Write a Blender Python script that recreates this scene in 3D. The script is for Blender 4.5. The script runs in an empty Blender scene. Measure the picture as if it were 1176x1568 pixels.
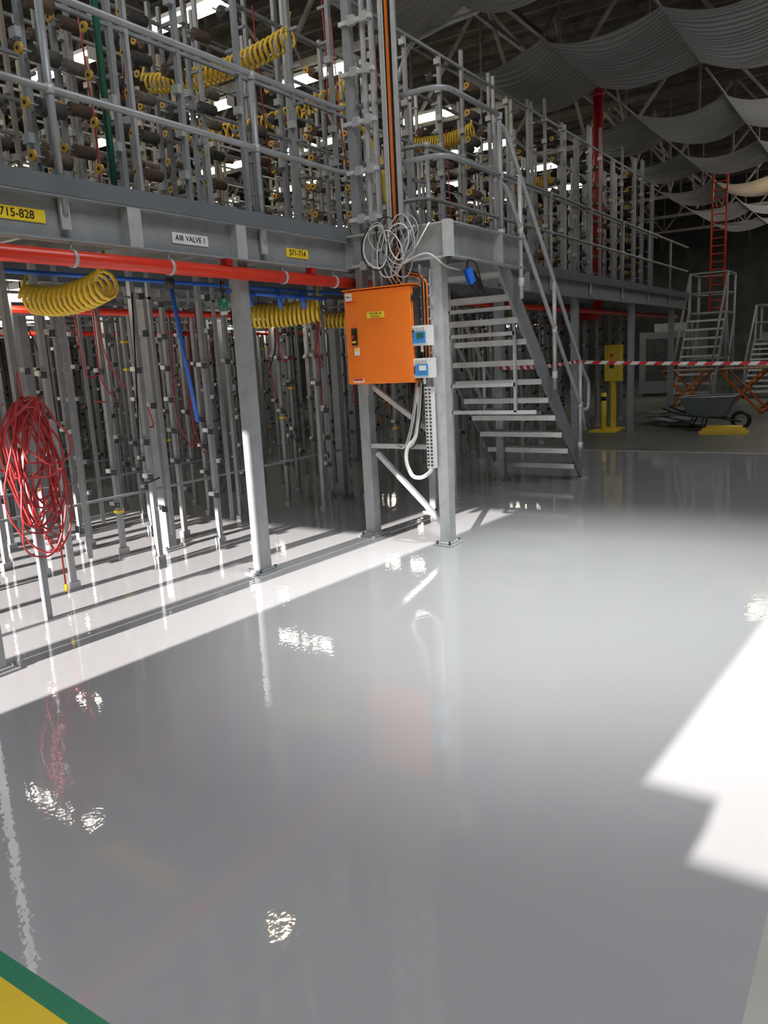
import bpy, math, random
from mathutils import Vector, Matrix
random.seed(7)
D=bpy.data; SC=bpy.context.scene; COL=bpy.context.collection

# ------------------------------------------------------------------ materials
def mat(name, c, metal=0.0, rough=0.5, var=0.0, scale=6.0, bump=0.0, bscale=40.0, emit=None, es=0.0, coat=0.0, c2=None):
    m=D.materials.new(name); m.use_nodes=True
    nt=m.node_tree; n=nt.nodes; l=nt.links; b=n["Principled BSDF"]
    b.inputs["Base Color"].default_value=(*c,1); b.inputs["Metallic"].default_value=metal
    b.inputs["Roughness"].default_value=rough
    if coat: b.inputs["Coat Weight"].default_value=coat; b.inputs["Coat Roughness"].default_value=0.05
    tc=n.new("ShaderNodeTexCoord")
    if var or c2:
        t=n.new("ShaderNodeTexNoise"); t.inputs["Scale"].default_value=scale; t.inputs["Detail"].default_value=4
        l.new(tc.outputs["Object"],t.inputs["Vector"])
        r=n.new("ShaderNodeValToRGB")
        hi=c2 if c2 else tuple(min(1,x*(1+var)) for x in c); lo=c if c2 else tuple(x*(1-var) for x in c)
        r.color_ramp.elements[0].position=0.3; r.color_ramp.elements[1].position=0.7
        r.color_ramp.elements[0].color=(*lo,1); r.color_ramp.elements[1].color=(*hi,1)
        l.new(t.outputs["Fac"],r.inputs["Fac"]); l.new(r.outputs["Color"],b.inputs["Base Color"])
    if bump:
        t2=n.new("ShaderNodeTexNoise"); t2.inputs["Scale"].default_value=bscale
        l.new(tc.outputs["Object"],t2.inputs["Vector"])
        bp=n.new("ShaderNodeBump"); bp.inputs["Strength"].default_value=bump; bp.inputs["Distance"].default_value=0.02
        l.new(t2.outputs["Fac"],bp.inputs["Height"]); l.new(bp.outputs["Normal"],b.inputs["Normal"])
    if emit:
        b.inputs["Emission Color"].default_value=(*emit,1); b.inputs["Emission Strength"].default_value=es
    return m

M={}
M['galv']=mat("galvanised_steel",(.30,.315,.33),.2,.42,.12,9)
M['galvl']=mat("galvanised_light",(.46,.47,.48),.2,.4,.10,12)
M['galvc']=mat("galvanised_creel_tube",(.36,.37,.385),.25,.4,.12,12)
M['galvw']=mat("galvanised_bright",(.66,.67,.67),.2,.4,.08,12)
M['steel']=mat("grey_painted_steel",(.16,.18,.20),.2,.45,.08,4)
M['dark']=mat("dark_steel",(.05,.052,.055),.3,.6,.3,5)
M['red']=mat("red_paint",(.68,.042,.02),0,.3,.1,4)
M['dred']=mat("deep_red_paint",(.38,.012,.015),0,.35,.1,4)
M['redhose']=mat("red_rubber",(.42,.03,.035),0,.35)
M['orange']=mat("orange_enamel",(.88,.20,.015),0,.28,.03,3,coat=.3)
M['yellow']=mat("yellow_plastic",(.80,.56,.06),0,.38,.08,5)
M['disc']=mat("amber_disc",(.60,.36,.06),0,.45,.08,5)
M['label']=mat("yellow_label",(.85,.62,.03),0,.5)
M['white']=mat("white_plastic",(.75,.75,.73),0,.4,.04)
M['black']=mat("black_plastic",(.012,.012,.013),0,.4)
M['blue']=mat("blue_plastic",(.02,.12,.55),0,.3)
M['cyan']=mat("blue_panel",(.04,.25,.62),0,.25)
M['green']=mat("green_paint",(.012,.12,.07),0,.4,.1)
M['yarn1']=mat("yarn_grey",(.17,.15,.13),0,.9,.25,30)
M['yarn2']=mat("yarn_brown",(.12,.08,.055),0,.9,.25,30)
M['yarn3']=mat("yarn_dark",(.07,.065,.06),0,.9,.25,30)
M['lamp']=mat("lit_tube",(.9,.9,.85),0,.5,emit=(1,.93,.76),es=16)
M['warm']=mat("warm_lens",(.9,.8,.6),0,.5,emit=(1,.72,.38),es=55)
M['conc']=mat("old_concrete",(.15,.165,.145),0,.38,.22,1.2,.15,25)
M['conc2']=mat("light_concrete",(.42,.41,.38),0,.6,.15,2,.2,25)
M['yfloor']=mat("yellow_floor_paint",(.72,.50,.02),0,.35,.06,3)
M['gfloor']=mat("green_floor_paint",(.01,.19,.10),0,.35,.06,3)
M['roof']=mat("roof_boards",(.085,.072,.06),0,.9,.35,2.0)
M['wall']=mat("wall_sheet",(.12,.115,.11),0,.8,.3,1.0)
M['wood']=mat("plank_wood",(.38,.27,.15),0,.7,.2,6)
M['truss']=mat("truss_steel",(.27,.25,.225),.1,.6,.3,4)
M['trussd']=mat("truss_dark",(.13,.12,.105),.1,.6,.3,4)

def floor_mat():
    m=D.materials.new("epoxy_floor_coating"); m.use_nodes=True
    nt=m.node_tree;n=nt.nodes;l=nt.links;b=n["Principled BSDF"]
    tc=n.new("ShaderNodeTexCoord")
    t=n.new("ShaderNodeTexNoise");t.inputs["Scale"].default_value=.7;t.inputs["Detail"].default_value=3
    l.new(tc.outputs["Object"],t.inputs["Vector"])
    r=n.new("ShaderNodeValToRGB");r.color_ramp.elements[0].color=(.35,.352,.366,1);r.color_ramp.elements[1].color=(.385,.388,.402,1)
    l.new(t.outputs["Fac"],r.inputs["Fac"]);l.new(r.outputs["Color"],b.inputs["Base Color"])
    b.inputs["Roughness"].default_value=.03
    b.inputs["IOR"].default_value=1.75
    a=n.new("ShaderNodeTexNoise");a.inputs["Scale"].default_value=8;a.inputs["Detail"].default_value=2
    c=n.new("ShaderNodeTexNoise");c.inputs["Scale"].default_value=36;c.inputs["Detail"].default_value=1
    l.new(tc.outputs["Object"],a.inputs["Vector"]);l.new(tc.outputs["Object"],c.inputs["Vector"])
    b1=n.new("ShaderNodeBump");b1.inputs["Strength"].default_value=.022;b1.inputs["Distance"].default_value=.02
    b2=n.new("ShaderNodeBump");b2.inputs["Strength"].default_value=.05;b2.inputs["Distance"].default_value=.006
    l.new(a.outputs["Fac"],b1.inputs["Height"]);l.new(c.outputs["Fac"],b2.inputs["Height"])
    l.new(b1.outputs["Normal"],b2.inputs["Normal"]);l.new(b2.outputs["Normal"],b.inputs["Normal"])
    return m
M['epoxy']=floor_mat()

def cloth_mat():
    m=D.materials.new("dust_sheet_cloth"); m.use_nodes=True
    nt=m.node_tree;n=nt.nodes;l=nt.links;b=n["Principled BSDF"]
    b.inputs["Base Color"].default_value=(.46,.46,.465,1);b.inputs["Roughness"].default_value=.9
    tc=n.new("ShaderNodeTexCoord");w=n.new("ShaderNodeTexWave");w.bands_direction='X'
    w.inputs["Scale"].default_value=2.6;w.inputs["Distortion"].default_value=5;w.inputs["Detail"].default_value=3;w.inputs["Detail Scale"].default_value=.7
    mp=n.new("ShaderNodeMapping");mp.inputs["Scale"].default_value=(1,.25,1)
    l.new(tc.outputs["Object"],mp.inputs["Vector"]);l.new(mp.outputs["Vector"],w.inputs["Vector"])
    bp=n.new("ShaderNodeBump");bp.inputs["Strength"].default_value=.6;bp.inputs["Distance"].default_value=.06
    l.new(w.outputs["Fac"],bp.inputs["Height"]);l.new(bp.outputs["Normal"],b.inputs["Normal"])
    tr=n.new("ShaderNodeBsdfTranslucent");tr.inputs["Color"].default_value=(.40,.40,.41,1)
    mx=n.new("ShaderNodeMixShader");mx.inputs[0].default_value=.4
    l.new(bp.outputs["Normal"],tr.inputs["Normal"])
    l.new(b.outputs[0],mx.inputs[1]);l.new(tr.outputs[0],mx.inputs[2]);l.new(mx.outputs[0],n["Material Output"].inputs[0])
    return m
M['cloth']=cloth_mat()
def tape_mat():
    m=D.materials.new("red_white_tape"); m.use_nodes=True
    nt=m.node_tree;n=nt.nodes;l=nt.links;b=n["Principled BSDF"]
    tc=n.new("ShaderNodeTexCoord");w=n.new("ShaderNodeTexWave");w.bands_direction='DIAGONAL';w.inputs["Scale"].default_value=3.0
    r=n.new("ShaderNodeValToRGB");r.color_ramp.interpolation='CONSTANT'
    r.color_ramp.elements[0].color=(.65,.02,.03,1);r.color_ramp.elements[1].color=(.8,.8,.8,1);r.color_ramp.elements[1].position=.5
    l.new(tc.outputs["Object"],w.inputs["Vector"]);l.new(w.outputs["Fac"],r.inputs["Fac"]);l.new(r.outputs["Color"],b.inputs["Base Color"])
    return m
M['tape']=tape_mat()

# ------------------------------------------------------------------ mesh builder
class MB:
    def __init__(s): s.v=[];s.f=[];s.m=[];s.sm=[];s.keys=[]
    def mi(s,k):
        if k not in s.keys: s.keys.append(k)
        return s.keys.index(k)
    def add(s,vs,fs,k,smooth=False):
        o=len(s.v); s.v.extend(vs); i=s.mi(k)
        for f in fs: s.f.append([a+o for a in f]); s.m.append(i); s.sm.append(smooth)
    def box(s,x0,x1,y0,y1,z0,z1,k):
        s.add([(x0,y0,z0),(x1,y0,z0),(x1,y1,z0),(x0,y1,z0),(x0,y0,z1),(x1,y0,z1),(x1,y1,z1),(x0,y1,z1)],
              [(0,3,2,1),(4,5,6,7),(0,1,5,4),(1,2,6,5),(2,3,7,6),(3,0,4,7)],k)
    def beam(s,p0,p1,w,h,k,up=(0,0,1)):
        p0=Vector(p0);p1=Vector(p1);d=(p1-p0).normalized();u=Vector(up)
        if abs(d.dot(u))>.99:u=Vector((0,1,0))
        a=d.cross(u).normalized()*(w/2);b=a.cross(d).normalized()*(h/2)
        vs=[];
        for p in (p0,p1): vs+= [tuple(p-a-b),tuple(p+a-b),tuple(p+a+b),tuple(p-a+b)]
        s.add(vs,[(0,1,2,3),(7,6,5,4),(0,4,5,1),(1,5,6,2),(2,6,7,3),(3,7,4,0)],k)
    def tube(s,path,r,k,n=8,closed=False):
        P=[Vector(p) for p in path]; N=len(P)
        T=[]
        for i in range(N):
            a=P[i-1] if (i>0 or closed) else P[i]; b=P[(i+1)%N] if (i<N-1 or closed) else P[i]
            T.append((b-a).normalized())
        u=Vector((0,0,1))
        if abs(T[0].dot(u))>.95:u=Vector((1,0,0))
        nrm=(u-T[0]*u.dot(T[0])).normalized(); vs=[]
        for i in range(N):
            nrm=(nrm-T[i]*nrm.dot(T[i]))
            nrm=nrm.normalized() if nrm.length>1e-6 else T[i].orthogonal().normalized()
            bb=T[i].cross(nrm)
            for j in range(n):
                a=2*math.pi*j/n; vs.append(tuple(P[i]+nrm*(r*math.cos(a))+bb*(r*math.sin(a))))
        fs=[]
        for i in range(N if closed else N-1):
            i2=(i+1)%N
            for j in range(n):
                j2=(j+1)%n; fs.append((i*n+j,i*n+j2,i2*n+j2,i2*n+j))
        s.add(vs,fs,k,True)
        if not closed:
            o=len(s.v)-len(vs); i=s.mi(k)
            s.f.append([o+j for j in range(n)][::-1]);s.m.append(i);s.sm.append(False)
            s.f.append([o+(N-1)*n+j for j in range(n)]);s.m.append(i);s.sm.append(False)
    def cyl(s,p0,p1,r,k,n=10): s.tube([p0,p1],r,k,n)
    def make(s,name,parent=None,bevel=0):
        me=D.meshes.new(name); me.from_pydata(s.v,[],s.f)
        for k in s.keys: me.materials.append(M[k])
        me.polygons.foreach_set("material_index",s.m); me.polygons.foreach_set("use_smooth",s.sm)
        me.update(); o=D.objects.new(name,me); COL.objects.link(o)
        if parent:o.parent=parent
        if bevel:
            b=o.modifiers.new("b","BEVEL");b.width=bevel;b.segments=2;b.limit_method='ANGLE'
        return o
def empty(name):
    e=D.objects.new(name,None);COL.objects.link(e);e.empty_display_size=.1;return e
def text(s,loc,size,rot,k,parent,name):
    c=D.curves.new(name,"FONT");c.body=s;c.size=size;c.align_x='CENTER';c.align_y='CENTER';c.extrude=.0008
    c.materials.append(M[k]);o=D.objects.new(name,c);COL.objects.link(o);o.location=loc;o.rotation_euler=rot;o.parent=parent;return o
def fillet(pts,r=.15,n=6):
    P=[Vector(p) for p in pts];out=[P[0]]
    for i in range(1,len(P)-1):
        a=(P[i-1]-P[i]);b=(P[i+1]-P[i]);ra=min(r,a.length*.45,b.length*.45)
        A=P[i]+a.normalized()*ra;B=P[i]+b.normalized()*ra
        for j in range(n+1):
            t=j/n;out.append(A*(1-t)**2+P[i]*2*t*(1-t)+B*t*t)
    out.append(P[-1]);return out

# ------------------------------------------------------------------ shell
b=MB()
def rect(x0,x1,y0,y1,k,z=0): b.add([(x0,y0,z),(x1,y0,z),(x1,y1,z),(x0,y1,z)],[(0,1,2,3)],k)
rect(.955,12.05,.21,26,'epoxy'); rect(.90,.955,-12,26,'gfloor'); rect(-2.5,.90,-12,26,'yfloor')
rect(.955,12.05,-12,.21,'conc2'); rect(12.05,12.15,-12,26,'conc2'); rect(12.15,45,-12,26,'conc')
b.make("floor")
b=MB()
XW0,XW1=-2.7,-2.5
b.box(XW0,XW1,-12,-1.8,0,9,'wall')
b.box(XW0,XW1,-1.8,1.07,0,1.85,'wall'); b.box(XW0,XW1,.80,1.07,1.85,2.0,'wall')  # unseen opening, sill stepped to shape the sun patch on the floor
b.box(XW0,XW1,-1.8,1.07,3.76,9,'wall')
b.box(XW0,XW1,1.07,3.86,0,9,'wall')
b.box(XW0,XW1,3.86,4.75,3.80,9,'wall'); b.box(XW0,XW1,4.75,8.2,3.25,9,'wall'); b.box(XW0,XW1,8.2,26,0,9,'wall')
for y,w in((4.53,.10),(5.02,.05),(5.55,.08),(6.2,.10),(7.0,.12),(7.6,.2)): b.box(XW0+.05,XW1-.05,y-w/2,y+w/2,0,3.8,'steel')  # unseen bars added to throw dark stripes across the sunlit floor
for z in (1.75,): b.box(XW0+.06,XW1-.06,4.8,8.2,z-.05,z+.05,'steel')
b.make("wall_left")
b=MB();b.box(-2.7,45,26,26.2,0,9,'wall');b.make("wall_back")
b=MB();b.box(45,45.2,-12,26,0,9,'wall');b.make("wall_right")
b=MB();b.box(-2.7,45,-12.2,-12,0,9,'wall');b.make("wall_front")
b=MB()
b.box(-2.7,45,-12.2,26.2,9,9.15,'roof')
for i in range(60): 
    x=-2+i*.78; b.box(x-.04,x+.04,-12,26,8.85,9,'trussd')
b.make("ceiling")

# roof trusses
b=MB()
for x in (10.8,15.0,19.2,23.4,27.6,31.8,36):
    b.beam((x,-12,6.35),(x,26,6.35),.09,.1,'truss'); b.beam((x,-12,8.3),(x,26,8.3),.1,.14,'trussd')
    y=-12;k=0
    while y<25:
        z0,z1=(6.35,8.3) if k%2 else (8.3,6.35)
        b.beam((x,y,z0),(x,y+1.6,z1),.06,.06,'truss'); b.beam((x,y,6.35),(x,y,8.3),.05,.05,'trussd')
        y+=1.6;k+=1
for x in (2.4,6.6): b.beam((x,-12,8.3),(x,26,8.3),.1,.14,'trussd')
for y in (-10,-6,-2,2,6.4,10.5,14.5,18.5):
    b.beam((-2.5,y,7.3),(45,y,7.3),.07,.07,'trussd'); b.beam((-2.5,y+.6,8.4),(45,y+.6,8.4),.08,.1,'trussd')
    for i in range(9):
        x=10.8+i*4; b.beam((x,y,6.35),(x+2,y,8.4),.06,.06,'truss')
        if x+4<45: b.beam((x+4,y,6.35),(x+2,y,8.4),.06,.06,'truss')
b.tube(fillet([(9.2,5.6,5.1),(9.45,5.55,5.6),(10.0,5.4,5.9),(10.8,5.2,6.3)],.4),.03,'galvl',8)
b.make("roof_truss_frame")

# dust sheets
def sheet(x0,x1,ylist,z,seed):
    rnd=random.Random(seed); b=MB(); nx=14;ny=12
    for a in range(len(ylist)-1):
        y0,y1=ylist[a],ylist[a+1]; sag=.20+.10*rnd.random(); ph=rnd.random()*6
        vs=[];fs=[]
        for i in range(nx+1):
            u=i/nx
            for j in range(ny+1):
                v=j/ny
                zz=z-sag*(4*v*(1-v))*(.85+.25*math.sin(u*5+ph))+.03*math.sin(u*17+ph+v*2)*(4*v*(1-v))
                vs.append((x0+(x1-x0)*u+.05*math.sin(v*6+ph),y0+(y1-y0)*v,zz))
        for i in range(nx):
            for j in range(ny):
                q=i*(ny+1)+j;fs.append((q,q+ny+1,q+ny+2,q+1))
        b.add(vs,fs,'cloth',True)
    for y in ylist: b.cyl((x0-(1.6 if x0>9 else 0),y,z+.02),(x1+.1,y,z+.02),.02,'truss',6)
    b.make("dust_sheet")
sheet(8.5,10.0,[6.3,5.0,3.4,1.8,.2,-1.4,-3],6.05,1)
sheet(11.6,14.2,[6.2,4.6,2.95,1.3,-.3,-1.9,-3.5],6.0,2)
for i,x in enumerate((16.2,20.2,24.2,28.2,32.2)):
    sheet(x,x+2.4,[6.2,4.6,2.95,1.3,-.3,-1.9,-3.5,-5.1,-6.7],6.0,3+i)

# ------------------------------------------------------------------ mezzanine
YF=4.05; XE=18.6
b=MB()
def channelX(x0,x1,y,z0,z1,k='galv',d=.07,t=.012):
    b.box(x0,x1,y,y+t,z0,z1,k); b.box(x0,x1,y-d,y,z1-t,z1,k); b.box(x0,x1,y-d,y,z0,z0+t,k)
channelX(1.2,5.62,YF,2.35,2.60); channelX(7.05,XE,YF,2.35,2.60)
b.box(5.62,7.05,YF,YF+.012,2.35,2.6,'galv')
b.box(1.2,5.62,YF-.075,YF-.06,2.60,2.70,'steel'); b.box(7.05,XE,YF-.075,YF-.06,2.60,2.70,'steel')
b.box(1.2,XE,YF-.06,16,2.60,2.64,'steel'); b.box(XE-.012,XE,YF,16,2.35,2.6,'galv')
for i in range(24):
    x=1.5+i*.72; b.box(x-.02,x+.02,YF+.02,16,2.44,2.60,'galv')
for y in (5.4,7.3,9.3,11.5,13.6): b.box(1.2,XE,y-.04,y+.04,2.30,2.44,'steel')
posts=[(2.13,4.09),(4.36,4.10),(5.76,3.98),(8.9,4.12),(11.6,4.12),(14.6,4.12),(17.6,4.12)]
def hpost(x,y,h=2.35,w=.10,k='galv'):
    b.box(x-w/2,x+w/2,y-w/2,y-w/2+.012,0,h,k); b.box(x-w/2,x+w/2,y+w/2-.012,y+w/2,0,h,k)
    b.box(x-w/2,x-w/2+.012,y-w/2+.012,y+w/2-.012,0,h,k);b.box(x+w/2-.012,x+w/2,y-w/2+.012,y+w/2-.012,0,h,k)
    b.box(x-.11,x+.11,y-.09,y+.09,0,.014,k); b.box(x-.09,x+.09,y-.07,y+.07,.014,.03,k)
    for sx in(-.085,.085):
        for sy in(-.06,.06): b.cyl((x+sx,y+sy,.0),(x+sx,y+sy,.045),.01,'dark',6)
for x,y in posts: hpost(x,y)
for y in (5.45,7.3,9.3,11.5,13.6):
    for x in (4.6,7.3,10.2,13,16,18.4): hpost(x,y,2.3,.09)
for x in (3.36,4.30,6.9,9.5): b.box(x-.05,x+.05,YF-.072,YF,2.36,2.59,'galvl')
b.make("steel_mezzanine")
# labels
e=empty("beam_label_signs")
def sign(x,z,w,s,k,tk,nm):
    bb=MB();bb.box(x-w/2,x+w/2,YF-.006,YF-.001,z-.035,z+.035,k);bb.make(nm+"_plate",e)
    text(s,(x,YF-.008,z),.062 if len(s)<9 else .05,(math.pi/2,0,0),tk,e,nm+"_text")
sign(2.62,2.48,.34,"715-828",'label','black',"bay_sign_a"); sign(3.87,2.46,.32,"AIR VALVE 1",'white','black',"valve_sign"); sign(5.0,2.46,.27,"571-714",'label','black',"bay_sign_b")

# landing platform
b=MB()
b.box(5.66,7.05,3.05,4.03,2.60,2.64,'galv')
for z in(2.37,2.628): b.box(5.59,5.66,3.0,4.12,z,z+.012,'galvl'); b.box(5.66,7.05,2.98,3.05,z,z+.012,'galv')
b.box(5.655,5.667,3.0,4.12,2.37,2.64,'galvl'); b.box(5.66,7.05,3.045,3.057,2.37,2.64,'galv')
b.box(7.04,7.05,3.05,4.05,2.37,2.64,'galv'); b.box(6.3,6.35,3.05,4.05,2.4,2.6,'galv')
b.box(5.58,5.66,2.99,3.05,2.37,2.65,'galvl'); b.box(6.5,6.56,2.98,3.05,2.385,2.63,'galvl')
hpost(5.70,3.16,2.37,.10,'galvl'); hpost(6.95,4.0,2.37,.08)
b.box(5.72,5.76,3.2,3.95,.82,.86,'galvl')
b.beam((5.70,3.85,.78),(5.70,3.18,.16),.04,.04,'galvl'); b.beam((5.70,3.88,1.38),(5.70,3.3,.98),.04,.04,'galvl')
b.make("stair_landing_platform")

# guard rails
b=MB();R_=.022
for z in (3.66,3.16):
    b.tube(fillet([(1.2,YF-.03,z),(5.72,YF-.03,z),(5.72,3.08,z),(6.75,3.08,z)],.18),R_,'galv',10)
    b.tube(fillet([(7.1,YF+.35,z),(7.1,YF-.03,z),(XE-.05,YF-.03,z)],.15),R_,'galv',8)
for x,y in [(2.9,YF-.03),(4.58,YF-.03),(5.72,3.5),(6.75,3.08)]+[(7.1+i*1.65,YF-.03) for i in range(7)]:
    b.cyl((x,y,2.5),(x,y,3.66),R_,'galv',10)
    b.cyl((x,y,3.135),(x,y,3.185),R_*1.35,'galvl',10); b.cyl((x,y,3.62),(x,y,3.675),R_*1.35,'galvl',10); b.cyl((x,y,2.64),(x,y,2.70),R_*1.5,'galvl',10)
    b.box(x-.03,x+.03,y-.008,y+.012,2.42,2.64,'galvl')
b.make("mezzanine_guardrail")

# staircase
b=MB()
X0,Z0,X1,Z1=6.98,2.60,9.38,.04
sl=(Z0-Z1)/(X1-X0)
for y in (3.24,4.32):
    b.beam((X0,y,Z0-.04),(X1,y,Z1+.06),.012,.20,'galv',up=(0,0,1)); 
    b.beam((X0,y+.02,Z0+.055),(X1,y+.02,Z1+.155),.05,.012,'galv'); b.beam((X0,y+.02,Z0-.13),(X1,y+.02,Z1-.03),.05,.012,'galv')
    b.box(X1-.06,X1+.10,y-.05,y+.05,0,.015,'galvl'); b.box(X1-.02,X1+.06,y-.01,y+.01,.01,.12,'galvl')
n=11
for i in range(1,n+1):
    z=Z0-i*(Z0)/ (n+1); x=X0+(Z0-z)/sl
    b.box(x-.11,x+.11,3.25,4.31,z-.02,z,'galvl'); b.box(x-.12,x-.11,3.25,4.31,z-.055,z+.004,'galvw'); b.box(x+.10,x+.11,3.25,4.31,z-.05,z,'galvl')
for y in (3.14,4.40):
    for off,xe in ((1.03,9.15),(.53,9.05)):
        s_=6.78 if y<4 else 7.15
        zs=Z0+off
        ze=Z0-(xe-X0)*sl+off
        b.tube(fillet([(s_,y,zs),(X0+.02,y,zs-.02),(xe,y,ze),(xe+.12,y,ze-.25)] if off<1 else [(s_,y,zs),(X0+.02,y,zs-.02),(xe,y,ze),(xe+.17,y,ze-.1),(xe+.16,y,ze-.45),(xe-.1,y,ze-.42)],.12),R_,'galvl',10)
    for x in (7.32,8.2,9.02):
        zz=Z0-(x-X0)*sl; b.cyl((x,y,zz-.12),(x,y,zz+1.03),R_,'galvl',10)
        b.cyl((x,y,zz+.49),(x,y,zz+.56),R_*1.35,'galvw',10); b.cyl((x,y,zz+.0),(x,y,zz+.08),R_*1.4,'galvw',10)
b.make("steel_staircase")
b=MB()
XG=7.62
for z in (.98,1.27,1.80,2.06): b.box(XG-.015,XG+.015,3.12 if z<1 else 3.35,4.42 if z<1 else 4.14,z-.02,z+.02,'galvw')
for y in (4.12,): b.box(XG-.015,XG+.02,y-.02,y+.02,0,2.30,'galvw')
b.box(XG-.015,XG+.02,3.34,3.37,.98,2.1,'galvl')
b.box(XG-.05,XG+.05,4.07,4.17,0,.012,'galvl')
b.make("under_stair_guard_frame")

# ------------------------------------------------------------------ electrical gear
e=empty("electrical_cabinet")
b=MB();b.box(5.53,5.70,3.32,3.99,1.40,2.18,'orange');b.make("cabinet_body",e,.006)
b=MB();b.box(5.508,5.528,3.325,3.985,1.405,2.175,'orange');b.make("cabinet_door",e,.005)
b=MB();b.box(5.50,5.70,3.31,4.0,2.182,2.192,'orange')
for z in (1.5,1.79,2.08): b.cyl((5.52,3.315,z-.03),(5.52,3.315,z+.03),.008,'black',8)
b.box(5.54,5.70,3.30,3.318,1.42,2.16,'dark')  # dark sheet paints in the shade on the orange body's right side
b.make("cabinet_hood_and_hinges",e)
b=MB()
b.box(5.500,5.506,3.90,3.965,2.10,2.16,'white'); b.box(5.498,5.506,3.58,3.75,1.945,1.995,'label')
b.box(5.490,5.507,3.865,3.915,1.73,1.87,'black'); b.cyl((5.478,3.89,1.80),(5.492,3.89,1.80),.018,'black',12); b.box(5.470,5.480,3.885,3.895,1.785,1.815,'red'); b.box(5.487,5.491,3.87,3.91,1.75,1.765,'label')
b.box(5.501,5.507,3.85,3.90,1.645,1.71,'white'); b.box(5.499,5.502,3.858,3.892,1.68,1.70,'label')
b.box(5.501,5.507,3.82,3.93,1.415,1.45,'white');b.box(5.499,5.502,3.825,3.925,1.43,1.448,'red')
b.box(5.501,5.507,3.86,3.96,2.085,2.09,'red')
b.make("cabinet_switch_and_stickers",e)
rX=(math.pi/2,0,-math.pi/2)
text("TUFTER 50",(5.497,3.665,1.978),.026,rX,'black',e,"cabinet_label_line"); text("ELECTRICAL",(5.497,3.665,1.955),.016,rX,'black',e,"cabinet_label_sub"); text("MB3-1",(5.499,3.932,2.13),.02,rX,'black',e,"cabinet_id")

b=MB() # cable tray
b.box(5.62,5.68,3.86,3.93,1.3,7.5,'galv')
b.box(5.62,5.66,3.73,3.755,2.2,7.5,'galvl'); b.box(5.62,5.66,3.655,3.675,2.2,7.5,'galvl')
b.box(5.62,5.66,3.44,3.465,2.2,7.5,'galvl'); b.box(5.655,5.665,3.44,3.58,2.2,7.5,'galv'); b.box(5.62,5.66,3.555,3.58,2.2,7.5,'galvl')
z=2.37
while z<7.4:
    b.box(5.60,5.64,3.64,3.95,z,z+.03,'galvw')
    for y in (3.70,3.82): b.box(5.58,5.62,y-.03,y+.03,z-.02,z+.05,'galvl')
    z+=.375
for y,k in ((3.478,'black'),(3.492,'black'),(3.508,'orange'),(3.522,'orange'),(3.537,'black'),(3.548,'white')):
    b.cyl((5.64,y,2.19),(5.64,y,7.5),.0075,k,6)
b.make("vertical_cable_tray")

b=MB() # side ladder with cables
b.box(5.63,5.66,3.29,3.31,1.3,2.34,'galvl');b.box(5.63,5.66,3.20,3.215,1.3,2.3,'galvl')
for i in range(9): b.box(5.62,5.64,3.2,3.31,1.45+i*.09,1.465+i*.09,'galvl')
for j,y in enumerate((3.225,3.24,3.255,3.27)):
    b.tube(fillet([(5.61,y,1.6),(5.61,y,2.22+.015*j),(5.62,3.42,2.27+.012*j)],.06),.006,'orange' if j%2==0 else 'black',6)
for yc,zc in ((3.262,1.775),(3.25,1.515)):
    b.box(5.52,5.61,yc-.085,yc+.085,zc-.08,zc+.08,'white')
    b.box(5.513,5.52,yc-.06,yc+.06,zc-.06,zc+.03,'cyan'); b.box(5.510,5.514,yc-.045,yc+.02,zc-.02,zc+.02,'green' if zc>1.7 else 'white')
    for q in(-.05,-.02,.01,.04): b.box(5.511,5.521,yc+q,yc+q+.018,zc+.045,zc+.065,'galvl')
    b.cyl((5.56,yc,zc-.08),(5.56,yc,zc-.13),.012,'white',8)
b.make("control_unit_boxes")
b=MB() # slotted duct and conduit
b.box(5.57,5.63,3.20,3.265,.68,1.36,'white')
for i in range(22): b.box(5.567,5.571,3.205,3.225,.70+i*.03,.714+i*.03,'dark'); b.box(5.567,5.571,3.24,3.26,.70+i*.03,.714+i*.03,'dark')
b.tube(fillet([(5.60,3.34,1.36),(5.60,3.36,.95),(5.58,3.47,.85),(5.56,3.47,.72),(5.55,3.40,.60),(5.55,3.30,.60),(5.58,3.23,.66),(5.60,3.23,.72)],.09),.017,'white',10)
for j in range(6): b.tube(fillet([(5.6,3.29+j*.013,1.40),(5.58,3.31+j*.017,1.1),(5.6,3.38+j*.02,.88),(5.62,3.46+j*.02,.83),(5.64,3.6,.86)],.1),.006,('black','white','galvl')[j%3],6)
b.make("slotted_cable_duct")
b=MB() # cable coil
rc=random.Random(3)
for i in range(10):
    cy=3.50+rc.uniform(-.14,.12);cz=2.52+rc.uniform(-.09,.08);rr=.09+rc.uniform(0,.10);x=5.52+rc.uniform(-.03,.03);tl=rc.uniform(-.25,.25)
    b.tube([(x+tl*rr*math.sin(a)*.4,cy+rr*(.75+.2*math.sin(a+i))*math.cos(a),cz+rr*1.1*math.sin(a)) for a in [k*math.pi/14 for k in range(28)]],.0055,['white','galv','black','galvl'][i%4],6,True)
for i in range(6):
    y=3.30+.07*i; b.tube(fillet([(5.56,y-.15,2.64),(5.53,y,2.42),(5.55,3.5+.02*i,2.3),(5.60,3.45+.02*i,2.19)],.15),.006,['white','black'][i%2],6)
b.tube(fillet([(5.60,3.50,2.20),(5.50,3.42,2.34),(5.52,3.15,2.42),(5.60,3.05,2.30),(5.8,3.02,2.28)],.15),.008,'galvl',6)
b.make("coiled_cables")
b=MB()
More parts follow.
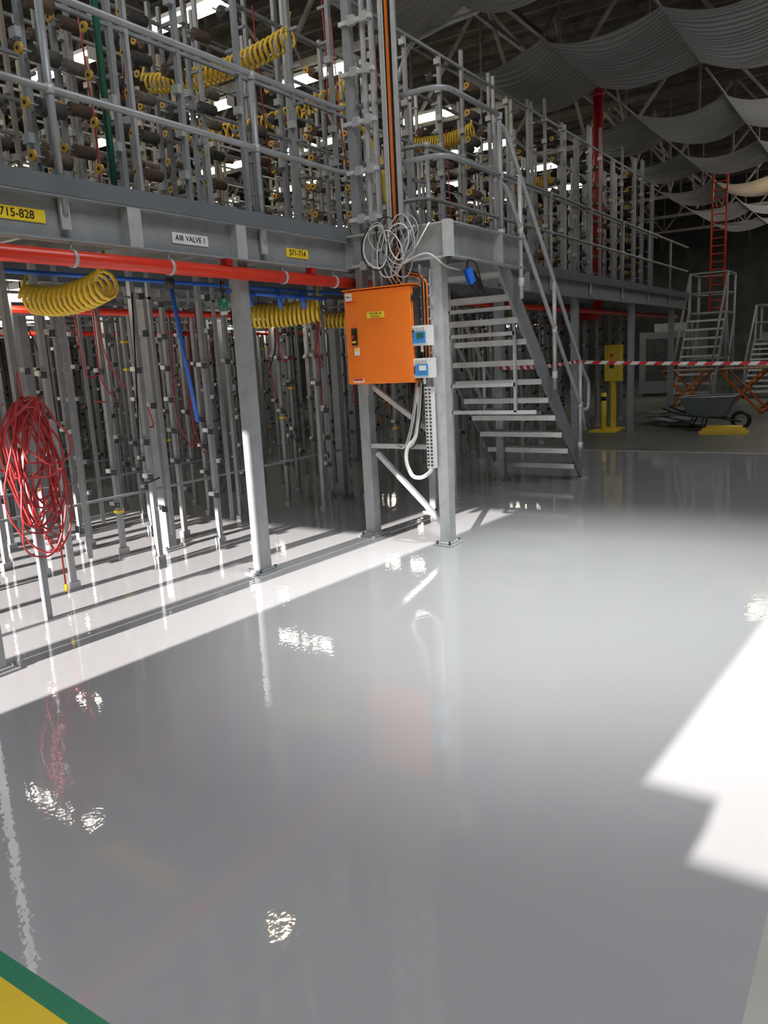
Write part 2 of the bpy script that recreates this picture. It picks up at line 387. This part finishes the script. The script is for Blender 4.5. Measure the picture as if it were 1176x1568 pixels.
b.beam((5.93,3.02,2.30),(5.975,3.0,2.18),.045,.06,'blue'); b.beam((5.985,3.0,2.27),(6.10,2.98,2.15),.035,.04,'black'); b.tube(fillet([(5.93,3.02,2.31),(5.94,3.02,2.37),(6.1,3.02,2.36),(6.12,3.0,2.25),(6.2,3.0,2.1)],.05),.006,'black',6)
b.beam((5.975,2.995,2.19),(5.99,2.98,2.15),.035,.045,'black')
b.make("cordless_scanner")

# ------------------------------------------------------------------ creels
b=MB(); rc=random.Random(11)
rows=[(5.16,3.42),(5.73,3.52),(6.28,3.55),(6.95,3.2),(7.6,3.5),(8.3,3.3),(9.1,3.6),(9.9,3.2),(10.8,3.5),(11.7,3.3),(12.7,3.6),(13.8,3.2),(15,3.5)]
for ri,(y,x0) in enumerate(rows):
    x=x0-.78
    while x<18.3:
        xx=x+rc.uniform(-.04,.04); w=.021
        if not (ri==0 and 5.2<xx<6.3):
            b.box(xx-w,xx+w,y-w,y+w,0,2.44,'galvc' if rc.random()<.6 else 'galv')
            b.box(xx-.04,xx+.04,y-.03,y+.03,0,.06,'galvl')
            if ri%2==0: b.box(xx+.16,xx+.19,y-.012,y+.012,.2,2.4,'galv')
            z=.45+rc.uniform(0,.1)
            while z<2.3:
                sd=1 if rc.random()<.5 else -1
                b.box(xx+sd*.02,xx+sd*.075,y-.035,y+.02,z,z+.035,'white' if rc.random()<.5 else 'galvl')
                b.box(xx+sd*.05,xx+sd*.06,y-.09,y-.03,z-.02,z+.03,'dark')
                if rc.random()<.05: b.box(xx-.03,xx+.03,y-.03,y+.03,z-.08,z-.055,'label')
                z+=.29
        x+=.78
    b.box(2.6,18.3,y-.012,y+.012,2.18,2.20,'galv')
    if ri%2==0: b.box(2.6,18.3,y+.10,y+.12,.6,.62,'galv')
b.make("yarn_creel_lower")

b=MB(); rc=random.Random(5)
def package(x,y,z,k,yl,L=.15,r=.05):
    b.cyl((x-.02,y,z),(x+L,y,z),r,k,8)
    b.cyl((x-.10,y,z),(x+.0,y,z),.008,'galv',5)
    if yl: b.cyl((x-.115,y,z),(x-.095,y,z),.036,'disc',10); b.cyl((x-.12,y,z),(x-.114,y,z),.012,'black',6)
yy=4.62;ri=0
TOP=5.05
while yy<13.5:
    x=2.5+(.3 if ri%2 else 0)
    while x<18.3:
        xx=x+rc.uniform(-.08,.08);w=.020
        top=TOP+rc.uniform(-.1,.35)
        b.box(xx-w,xx+w,yy-w,yy+w,2.64,top,'galv' if ri<3 else 'truss')
        if ri<3 and rc.random()<.55: b.box(xx+.12,xx+.15,yy-.02,yy+.02,2.64,top,'galvl' if rc.random()<.4 else 'galv')
        z=2.9+rc.uniform(0,.15)
        yl=rc.random()<(.36 if ri<4 else .10)
        pr=(.35 if ri<2 else .6)
        side=rc.choice((-1,1))
        while z<TOP-.1:
            b.box(xx-.012,xx+.012,min(yy,yy+side*.11),max(yy,yy+side*.11),z-.012,z+.012,'galv')
            if rc.random()<pr or yl: package(xx,yy+side*.12,z,rc.choice(('yarn1','yarn2','yarn3')),yl)
            if rc.random()<.45: b.box(xx-.06,xx-.02,yy-.04,yy+.03,z+.1,z+.16,'galvl')
            z+=.30
        x+=.66
    b.box(2.4,18.3,yy-.015,yy+.015,3.9,3.925,'galv'); b.box(2.4,18.3,yy-.015,yy+.015,TOP-.08,TOP-.05,'galv')
    yy+=.88; ri+=1
b.make("yarn_creel_upper")
b=MB();b.cyl((3.62,4.45,2.64),(3.62,4.45,6.3),.022,'green',10);b.box(3.55,3.69,4.38,4.52,2.64,2.66,'green')
for z in (3.3,4.6): b.cyl((3.62,4.45,z),(3.62,4.45,z+.06),.032,'galv',10)
b.make("green_air_riser_pipe")

# ------------------------------------------------------------------ pipes & hoses
b=MB()
b.cyl((1.2,4.0,2.26),(5.95,4.0,2.26),.045,'red',16); b.cyl((5.95,4.25,2.2),(XE,4.25,2.2),.04,'red',12)
for x in (2.9,3.62,4.75,5.4): b.cyl((x-.012,4.0,2.26),(x+.012,4.0,2.26),.052,'galvl',16); b.cyl((x,4.0,2.3),(x,4.0,2.36),.006,'galvl',6)
b.cyl((1.5,6.0,2.15),(XE,6.0,2.15),.03,'red',10); b.cyl((1.5,8.4,2.1),(XE,8.4,2.1),.03,'red',10)
for x in (4.15,5.1): b.box(x-.03,x+.03,3.97,4.03,2.30,2.35,'dred')
b.make("red_sprinkler_pipe")
b=MB();b.cyl((14.4,4.68,2.3),(14.4,4.68,6.3),.085,'dred',20)
b.cyl((14.4,4.68,2.55),(14.4,4.68,2.68),.11,'dred',20);b.cyl((14.4,4.68,5.9),(14.4,4.68,5.96),.11,'dred',20);b.tube(fillet([(14.4,4.68,2.35),(14.4,4.68,2.2),(14.4,5.2,2.2)],.1),.085,'dred',16)
b.make("red_riser_pipe")
b=MB()
b.cyl((1.5,4.8,2.28),(7,4.8,2.28),.016,'blue',10);b.cyl((4.3,4.15,2.15),(5.6,4.25,2.15),.018,'blue',8)
for x in (4.55,4.9,5.2): b.cyl((x,4.17,2.05),(x,4.2,2.2),.02,'blue',8); b.box(x-.04,x+.04,4.14,4.16,2.12,2.14,'blue')
b.tube(fillet([(4.15,4.6,2.28),(4.15,4.55,1.9),(4.2,4.5,1.2)],.1),.016,'blue',8);b.cyl((4.15,4.6,2.2),(4.15,4.6,2.28),.035,'dark',10)
b.make("blue_air_line")
b=MB();b.cyl((4.1,4.02,2.06),(4.1,4.02,2.20),.012,'black',8);b.cyl((4.1,4.02,2.0),(4.1,4.02,2.08),.035,'green',12);b.cyl((4.1,4.02,1.97),(4.1,4.02,2.0),.028,'galvl',12);b.make("green_air_regulator")
def coil(p0,p1,R,turns,sag,wire=.012):
    b=MB();p0=Vector(p0);p1=Vector(p1);d=(p1-p0).normalized();sd=d.cross(Vector((0,0,1))).normalized();N=turns*11;pts=[]
    for i in range(N+1):
        t=i/N;c=p0.lerp(p1,t);c.z-=sag*4*t*(1-t);a=2*math.pi*turns*t
        pts.append(c+sd*(R*math.cos(a))+Vector((0,0,1))*(R*math.sin(a)))
    b.tube(pts,wire,'yellow',6)
    b.cyl(pts[0],p0+Vector((0,0,R+.1)),.012,'yellow',6);b.cyl(pts[-1],p1+Vector((0,0,R+.1)),.012,'yellow',6)
    b.make("coiled_air_hose")
coil((5.70,6.35,4.38),(5.84,4.62,4.42),.085,30,.10)
coil((7.08,7.5,4.4),(7.13,4.85,4.4),.075,26,.14)
coil((9.4,5.6,4.4),(9.5,4.7,4.4),.085,26,.08)
coil((12.6,5.9,4.35),(12.7,4.9,4.35),.09,22,.08)
coil((3.26,5.0,2.13),(3.26,4.18,2.16),.09,15,.05,.014)
coil((5.6,5.3,2.08),(5.95,4.6,2.10),.10,18,.03,.016)
coil((7.0,5.6,2.1),(7.3,4.7,2.1),.08,20,.05)
b=MB()
b.tube(fillet([(6.9,4.9,4.15),(7.15,4.75,3.95),(7.2,4.6,3.5),(7.2,4.6,3.2)],.15),.035,'yellow',12)
b.make("yellow_supply_hose")
b=MB();rc=random.Random(2)
cx,cy,cz=2.86,4.62,1.10
for i in range(18):
    hw=.11+rc.uniform(-.04,.08);hh=.33+rc.uniform(-.14,.18);ox=rc.uniform(-.05,.05);oy=rc.uniform(-.05,.05);zt=cz+.35+rc.uniform(-.03,.03);sk=rc.uniform(-.5,.5);ph=rc.uniform(0,6)
    b.tube([(cx+ox+hw*math.sin(a)*(1-.25*math.cos(a))+.03*math.sin(3*a+ph)+sk*.1*(1-math.cos(a)),cy+oy+.03*math.sin(2*a+i),zt-hh+hh*math.cos(a)+.02*math.sin(4*a+ph)) for a in [k*math.pi/16 for k in range(32)]],.0065,'redhose',6,True)
b.tube(fillet([(cx,cy,cz-.1),(cx-.05,cy,cz-.4),(cx+.06,cy,cz-.5),(cx+.12,cy,cz-.55),(cx+.12,cy,.22)],.08),.007,'redhose',6)
b.cyl((cx+.12,cy,.22),(cx+.12,cy,.17),.014,'label',8)
b.tube(fillet([(cx,cy,cz+.33),(cx+.02,cy+.1,1.9),(cx+.1,cy+.2,2.28)],.1),.0075,'redhose',6)
b.box(cx-.02,cx+.02,cy-.02,cy+.08,cz+.30,cz+.34,'galv'); b.box(cx-.02,cx+.02,cy+.04,cy+.08,0,2.4,'galv')
b.make("red_hose_bundle")
b=MB();rc=random.Random(9)
for i in range(46):
    x=rc.uniform(2.8,9);y=rc.uniform(4.9,8);z=rc.uniform(.9,2.1);L=rc.uniform(.3,.8)
    b.tube(fillet([(x,y,2.2),(x+rc.uniform(-.1,.1),y,z),(x+rc.uniform(-.1,.25),y+.05,z-L*.5),(x+rc.uniform(-.1,.25),y,z-L*.6+.1)],.12),.0065,'redhose' if rc.random()<.75 else 'black',5)
for i in range(10):
    x=rc.uniform(3,9);y=rc.uniform(4.6,5.4);z=rc.uniform(3.2,4.6)
    b.tube(fillet([(x,y,z+1),(x+.05,y,z),(x+rc.uniform(-.1,.2),y,z-.5)],.15),.007,'redhose',5)
b.make("red_air_lines")

# ------------------------------------------------------------------ lamps
def tube_lamp(x,y0,y1,z,w=.07):
    h=w*.65
    b=MB();b.box(x-w/2-.02,x+w/2+.02,y0,y1,z+h,z+h+.05,'white');b.box(x-w/2,x+w/2,y0+.02,y1-.02,z-.02,z+h,'lamp')
    for y in (y0+.2,y1-.2): b.cyl((x,y,z+h+.05),(x,y,z+.35),.005,'dark',5)
    b.box(x-w/2-.02,x+w/2+.02,y0-.01,y0+.02,z-.025,z+h+.055,'white');b.box(x-w/2-.02,x+w/2+.02,y1-.02,y1+.01,z-.025,z+h+.055,'white')
    b.make("fluorescent_light")
for x in (7.85,10.6,13.7,16.4,19.2,22.0):
    for y in (7.15,9.8,12.4,15.2,18):
        tube_lamp(x,y,y+1.5,6.0,.12)
for x in (5.1,):
    for y in (9.8,12.4): tube_lamp(x,y,y+1.5,6.0,.12)
for x,y in ((3.6,5.55),(7.9,6.2),(5.2,7.6),(9.5,8.2),(3.9,8.8),(7.0,10),(12,7),(12,10.5),(15,8),(17.5,7),(17.5,11)): 
    tube_lamp(x,y,y+1.1,2.22)
def highbay(x,y,z,k='warm'):
    b=MB();b.tube([(x,y,z),(x,y,z+.12)],.20,'galv',16);b.tube([(x,y,z+.12),(x,y,z+.35)],.09,'dark',12);b.cyl((x,y,z-.012),(x,y,z-.002),.18,k,16);b.cyl((x,y,z+.35),(x,y,9),.01,'dark',6);b.make("high_bay_lamp")
highbay(6.95,6.82,6.2); highbay(25,3.2,6.6); highbay(28,2.6,7); highbay(4.6,1.6,7.2,'lamp'); highbay(33,0,6.5)  # the one over the aisle is an added housing around the floor-glow spot

# ------------------------------------------------------------------ far right items
b=MB()
def tp(p,q,sag,n=16):
    for i in range(n):
        t0=i/n;t1=(i+1)/n
        a=Vector(p).lerp(Vector(q),t0);c=Vector(p).lerp(Vector(q),t1);a.z-=sag*4*t0*(1-t0);c.z-=sag*4*t1*(1-t1)
        b.add([tuple(a-Vector((0,0,.025))),tuple(c-Vector((0,0,.025))),tuple(c+Vector((0,0,.025))),tuple(a+Vector((0,0,.025)))],[(0,1,2,3)],'tape')
tp((8.75,4.05,1.43),(11.55,4.05,1.42),.03); tp((11.55,4.05,1.41),(12.4,-3.5,1.30),.10,30)
b.cyl((12.4,-3.5,0),(12.4,-3.5,1.35),.03,'dred',10);b.cyl((12.4,-3.5,0),(12.4,-3.5,.04),.18,'black',16)
b.make("barrier_tape")

def access_steps(bx,by,h,k='galvl'):
    b=MB()
    for y in (by,by+.9):
        b.beam((bx-1.5,y,.05),(bx+.2,y,h),.05,.14,k); b.cyl((bx-1.5,y,1.0),(bx+.2,y,h+1),.03,k,8)
        for xx in (bx+.2,bx+1.3): b.cyl((xx,y,.1),(xx,y,h+1),.035,k,8)
        b.cyl((bx+.2,y,h+1),(bx+1.3,y,h+1),.03,k,8);b.cyl((bx+.2,y,h+.5),(bx+1.3,y,h+.5),.03,k,8)
        b.cyl((bx-1.5,y,.12),(bx+1.3,y,.12),.035,k,8);b.cyl((bx+.2,y,.1),(bx+1.3,y,h),.025,k,8);b.cyl((bx+1.3,y,.1),(bx+.2,y,h),.025,k,8);b.cyl((bx-1.5,y,0),(bx-1.5,y,1.0),.03,k,8)
        for xx in (bx-1.5,bx+1.3): b.cyl((xx,y-.03,.07),(xx,y+.03,.07),.07,'black',12)
    for xx in (bx+.2,bx+1.3):
        for z in (.12,h*.5,h+.5,h+1): b.cyl((xx,by,z),(xx,by+.9,z),.025,k,8)
    for i in range(10): t=i/10;b.box(bx-1.5+1.7*t-.11,bx-1.5+1.7*t+.11,by,by+.9,.15+(h-.15)*t,.20+(h-.15)*t,'galvw')
    b.box(bx+.2,bx+1.3,by,by+.9,h-.02,h+.03,k)
    b.make("mobile_access_steps")
access_steps(21.6,3.75,2.35,'galv'); access_steps(25.5,2.7,1.6,'galv')
b=MB()
for y in (4.0,4.35): b.cyl((22.8,y,2.4),(22.8,y,6.3),.025,'red',8)
for i in range(19): b.cyl((22.8,4.0,2.5+i*.2),(22.8,4.35,2.5+i*.2),.015,'red',6)
b.make("access_ladder")
for tx,ty in ((18.75,4.1),(18.9,2.9),(20.3,2.2),(19.4,1.0),(19.2,-.5)):
    b=MB()
    for dx in (0,1.0):
        b.cyl((tx+dx,ty-.45,0),(tx+dx,ty+.45,.95),.025,'orange',8);b.cyl((tx+dx,ty+.45,0),(tx+dx,ty-.45,.95),.025,'orange',8)
    for dy in (-.45,.45): b.cyl((tx,ty+dy,.95),(tx+1,ty+dy,.95),.025,'galv',8);b.cyl((tx,ty+dy,.05),(tx+1,ty+dy,.05),.02,'orange',8)
    b.box(tx-.05,tx+1.05,ty-.5,ty+.5,.975,1.0,'wood')
    b.make("folding_trestle")
# wheelbarrow
b=MB()
wx,wy,q_=15.4,2.95,.85
tv=[(-.25,-.42,.30),(.25,-.42,.30),(.25,.30,.30),(-.25,.30,.30),(-.36,-.62,.74),(.36,-.62,.74),(.36,.48,.72),(-.36,.48,.72)]
W=lambda x,y,z:(wx+x*q_,wy+y*q_,z*q_)
b.add([W(*p) for p in tv],[(0,3,2,1),(0,1,5,4),(1,2,6,5),(2,3,7,6),(3,0,4,7)],'steel')
b.tube([W(-.36,-.62,.74),W(.36,-.62,.74),W(.36,.48,.72),W(-.36,.48,.72)],.015,'galvl',6,True)
for s in (-1,1):
    b.tube(fillet([W(s*.05,-.72,.18),W(s*.2,-.3,.27),W(s*.28,.5,.35),W(s*.3,.85,.5)],.1),.018,'dark',8)
    b.tube(fillet([W(s*.26,.2,.3),W(s*.28,.35,.02),W(s*.24,.05,.02),W(s*.2,0,.28)],.05),.015,'dark',8)
b.tube([W(0,-.72+.17*math.cos(a),.21+.17*math.sin(a)) for a in [k*math.pi/10 for k in range(20)]],.035,'black',8,True);b.cyl(W(-.07,-.72,.21),W(.07,-.72,.21),.02,'galv',8)
b.make("wheelbarrow")
b=MB();b.box(14.55,14.85,2.1,2.9,0.0,.05,'yellow');b.box(14.6,14.8,2.15,2.85,.05,.10,'yellow');b.cyl((14.7,2.2,.10),(14.7,2.8,.10),.05,'yellow',12);b.make("yellow_sanding_machine")
b=MB()
rc=random.Random(4)
for i in range(9):
    x=16.3+rc.uniform(-.6,.8);y=3.8+rc.uniform(-.45,.45);a=rc.uniform(0,3)
    b.beam((x-.4*math.cos(a),y-.4*math.sin(a),.03+.03*i),(x+.4*math.cos(a),y+.4*math.sin(a),.05+.03*i),.28,.02,'galv')
b.make("stacked_sheet_offcuts")
b=MB();b.box(15.42,15.5,4.66,4.74,0,1.0,'label');b.box(15.35,15.57,4.55,4.85,.95,1.65,'label');b.box(15.34,15.35,4.58,4.82,1.0,1.6,'yellow');b.box(15.32,15.345,4.66,4.74,1.2,1.3,'black');b.cyl((15.33,4.7,1.45),(15.30,4.7,1.45),.03,'red',10);b.box(15.3,15.6,4.5,4.9,0,.02,'label');b.make("yellow_control_pedestal")
b=MB();b.cyl((14.9,4.72,0),(14.9,4.72,.75),.05,'label',12);b.box(14.7,15.1,4.45,4.95,0,.03,'label');b.cyl((14.9,4.72,.6),(14.9,4.72,.68),.052,'black',12);b.make("yellow_bollard")
b=MB()
for i,(x,y,h) in enumerate(((26,6,2.0),(30,3.5,1.6),(30,1,2.4),(27,-1,1.5),(33,-3,2.2),(36,3,2.6))):
    b.box(x-.6,x+.6,y-.9,y+.9,.1,h,'steel'); b.box(x-.62,x-.6,y-.7,y+.7,.5,h-.2,'dark');b.box(x-.5,x+.5,y-.8,y+.8,0,.1,'dark');b.box(x-.4,x+.4,y-.5,y+.5,h,h+.25,'galv')
b.make("distant_machinery")
b=MB()
for x in (24,28,32,36,40):
    for y in (-7,-1.5): 
        b.box(x-.1,x+.1,y-.1,y+.1,0,9,'truss');b.box(x-.18,x+.18,y-.18,y+.18,0,.03,'truss')
b.make("roof_support_columns")

# ------------------------------------------------------------------ lights
def light(name,t,loc,en,col=(1,1,1),rot=(0,0,0),**kw):
    l=D.lights.new(name,t);l.energy=en;l.color=col
    for k,v in kw.items(): setattr(l,k,v)
    o=D.objects.new(name,l);COL.objects.link(o);o.location=loc;o.rotation_euler=rot;return o
el=math.radians(21);az=math.radians(-4)
sd=Vector((math.cos(el)*math.cos(az),math.cos(el)*math.sin(az),-math.sin(el)))
s=light("sun",'SUN',(-10,0,6),18,(1,.93,.87),angle=math.radians(.5)); s.rotation_euler=sd.to_track_quat('-Z','Y').to_euler()
light("aisle_fill",'AREA',(2.4,-1.2,8.3),440,(.95,.97,1),shape='RECTANGLE',size=6,size_y=4)  # unseen area fill added for aisle ambient; the roof has no opening here
light("far_fill",'AREA',(20,-2,8.3),520,(1,.96,.9),shape='RECTANGLE',size=10,size_y=6)  # added fill, brightens the hall beyond the coated floor
light("far_hall_fill",'AREA',(32,0,8.3),500,(1,.94,.85),shape='RECTANGLE',size=8,size_y=8)  # unseen fill added for the far end of the hall
light("creel_fill",'AREA',(2.6,8.5,8.2),260,(1,.95,.86),shape='RECTANGLE',size=5.5,size_y=6)  # added fill for the creels, placed where the floor does not mirror it
sp=light("floor_glow_spot",'SPOT',(4.6,1.6,7.15),3300,(.98,1,.97),spot_size=math.radians(50),spot_blend=1.0,shadow_soft_size=.18)  # soft spot added to make the bright pool on the aisle floor
sp.rotation_euler=(Vector((4.9,1.7,0))-Vector((4.6,1.6,7.15))).to_track_quat('-Z','Y').to_euler()
w=D.worlds.new("World");SC.world=w;w.use_nodes=True
bg=w.node_tree.nodes["Background"];bg.inputs[0].default_value=(.75,.85,1,1);bg.inputs[1].default_value=1.5

# ------------------------------------------------------------------ camera
p=math.radians(11.2);ro=math.radians(3.0);a=math.radians(33.8)
h=Vector((math.cos(a),math.sin(a),0));r=Vector((math.sin(a),-math.cos(a),0));Z=Vector((0,0,1))
F=math.cos(p)*h-math.sin(p)*Z;u0=math.sin(p)*h+math.cos(p)*Z
R=math.cos(ro)*r-math.sin(ro)*u0;U=math.cos(ro)*u0+math.sin(ro)*r
cd=D.cameras.new("camera");co=D.objects.new("camera",cd);COL.objects.link(co)
m=Matrix.Identity(4)
for i in range(3): m[i][0]=R[i];m[i][1]=U[i];m[i][2]=-F[i]
m[2][3]=1.6
co.matrix_world=m
cd.sensor_fit='VERTICAL';cd.sensor_height=36;cd.lens=36*1178/1568;cd.clip_start=.05;cd.clip_end=200
SC.camera=co
SC.view_settings.view_transform='Standard';SC.view_settings.look='None';SC.view_settings.exposure=0
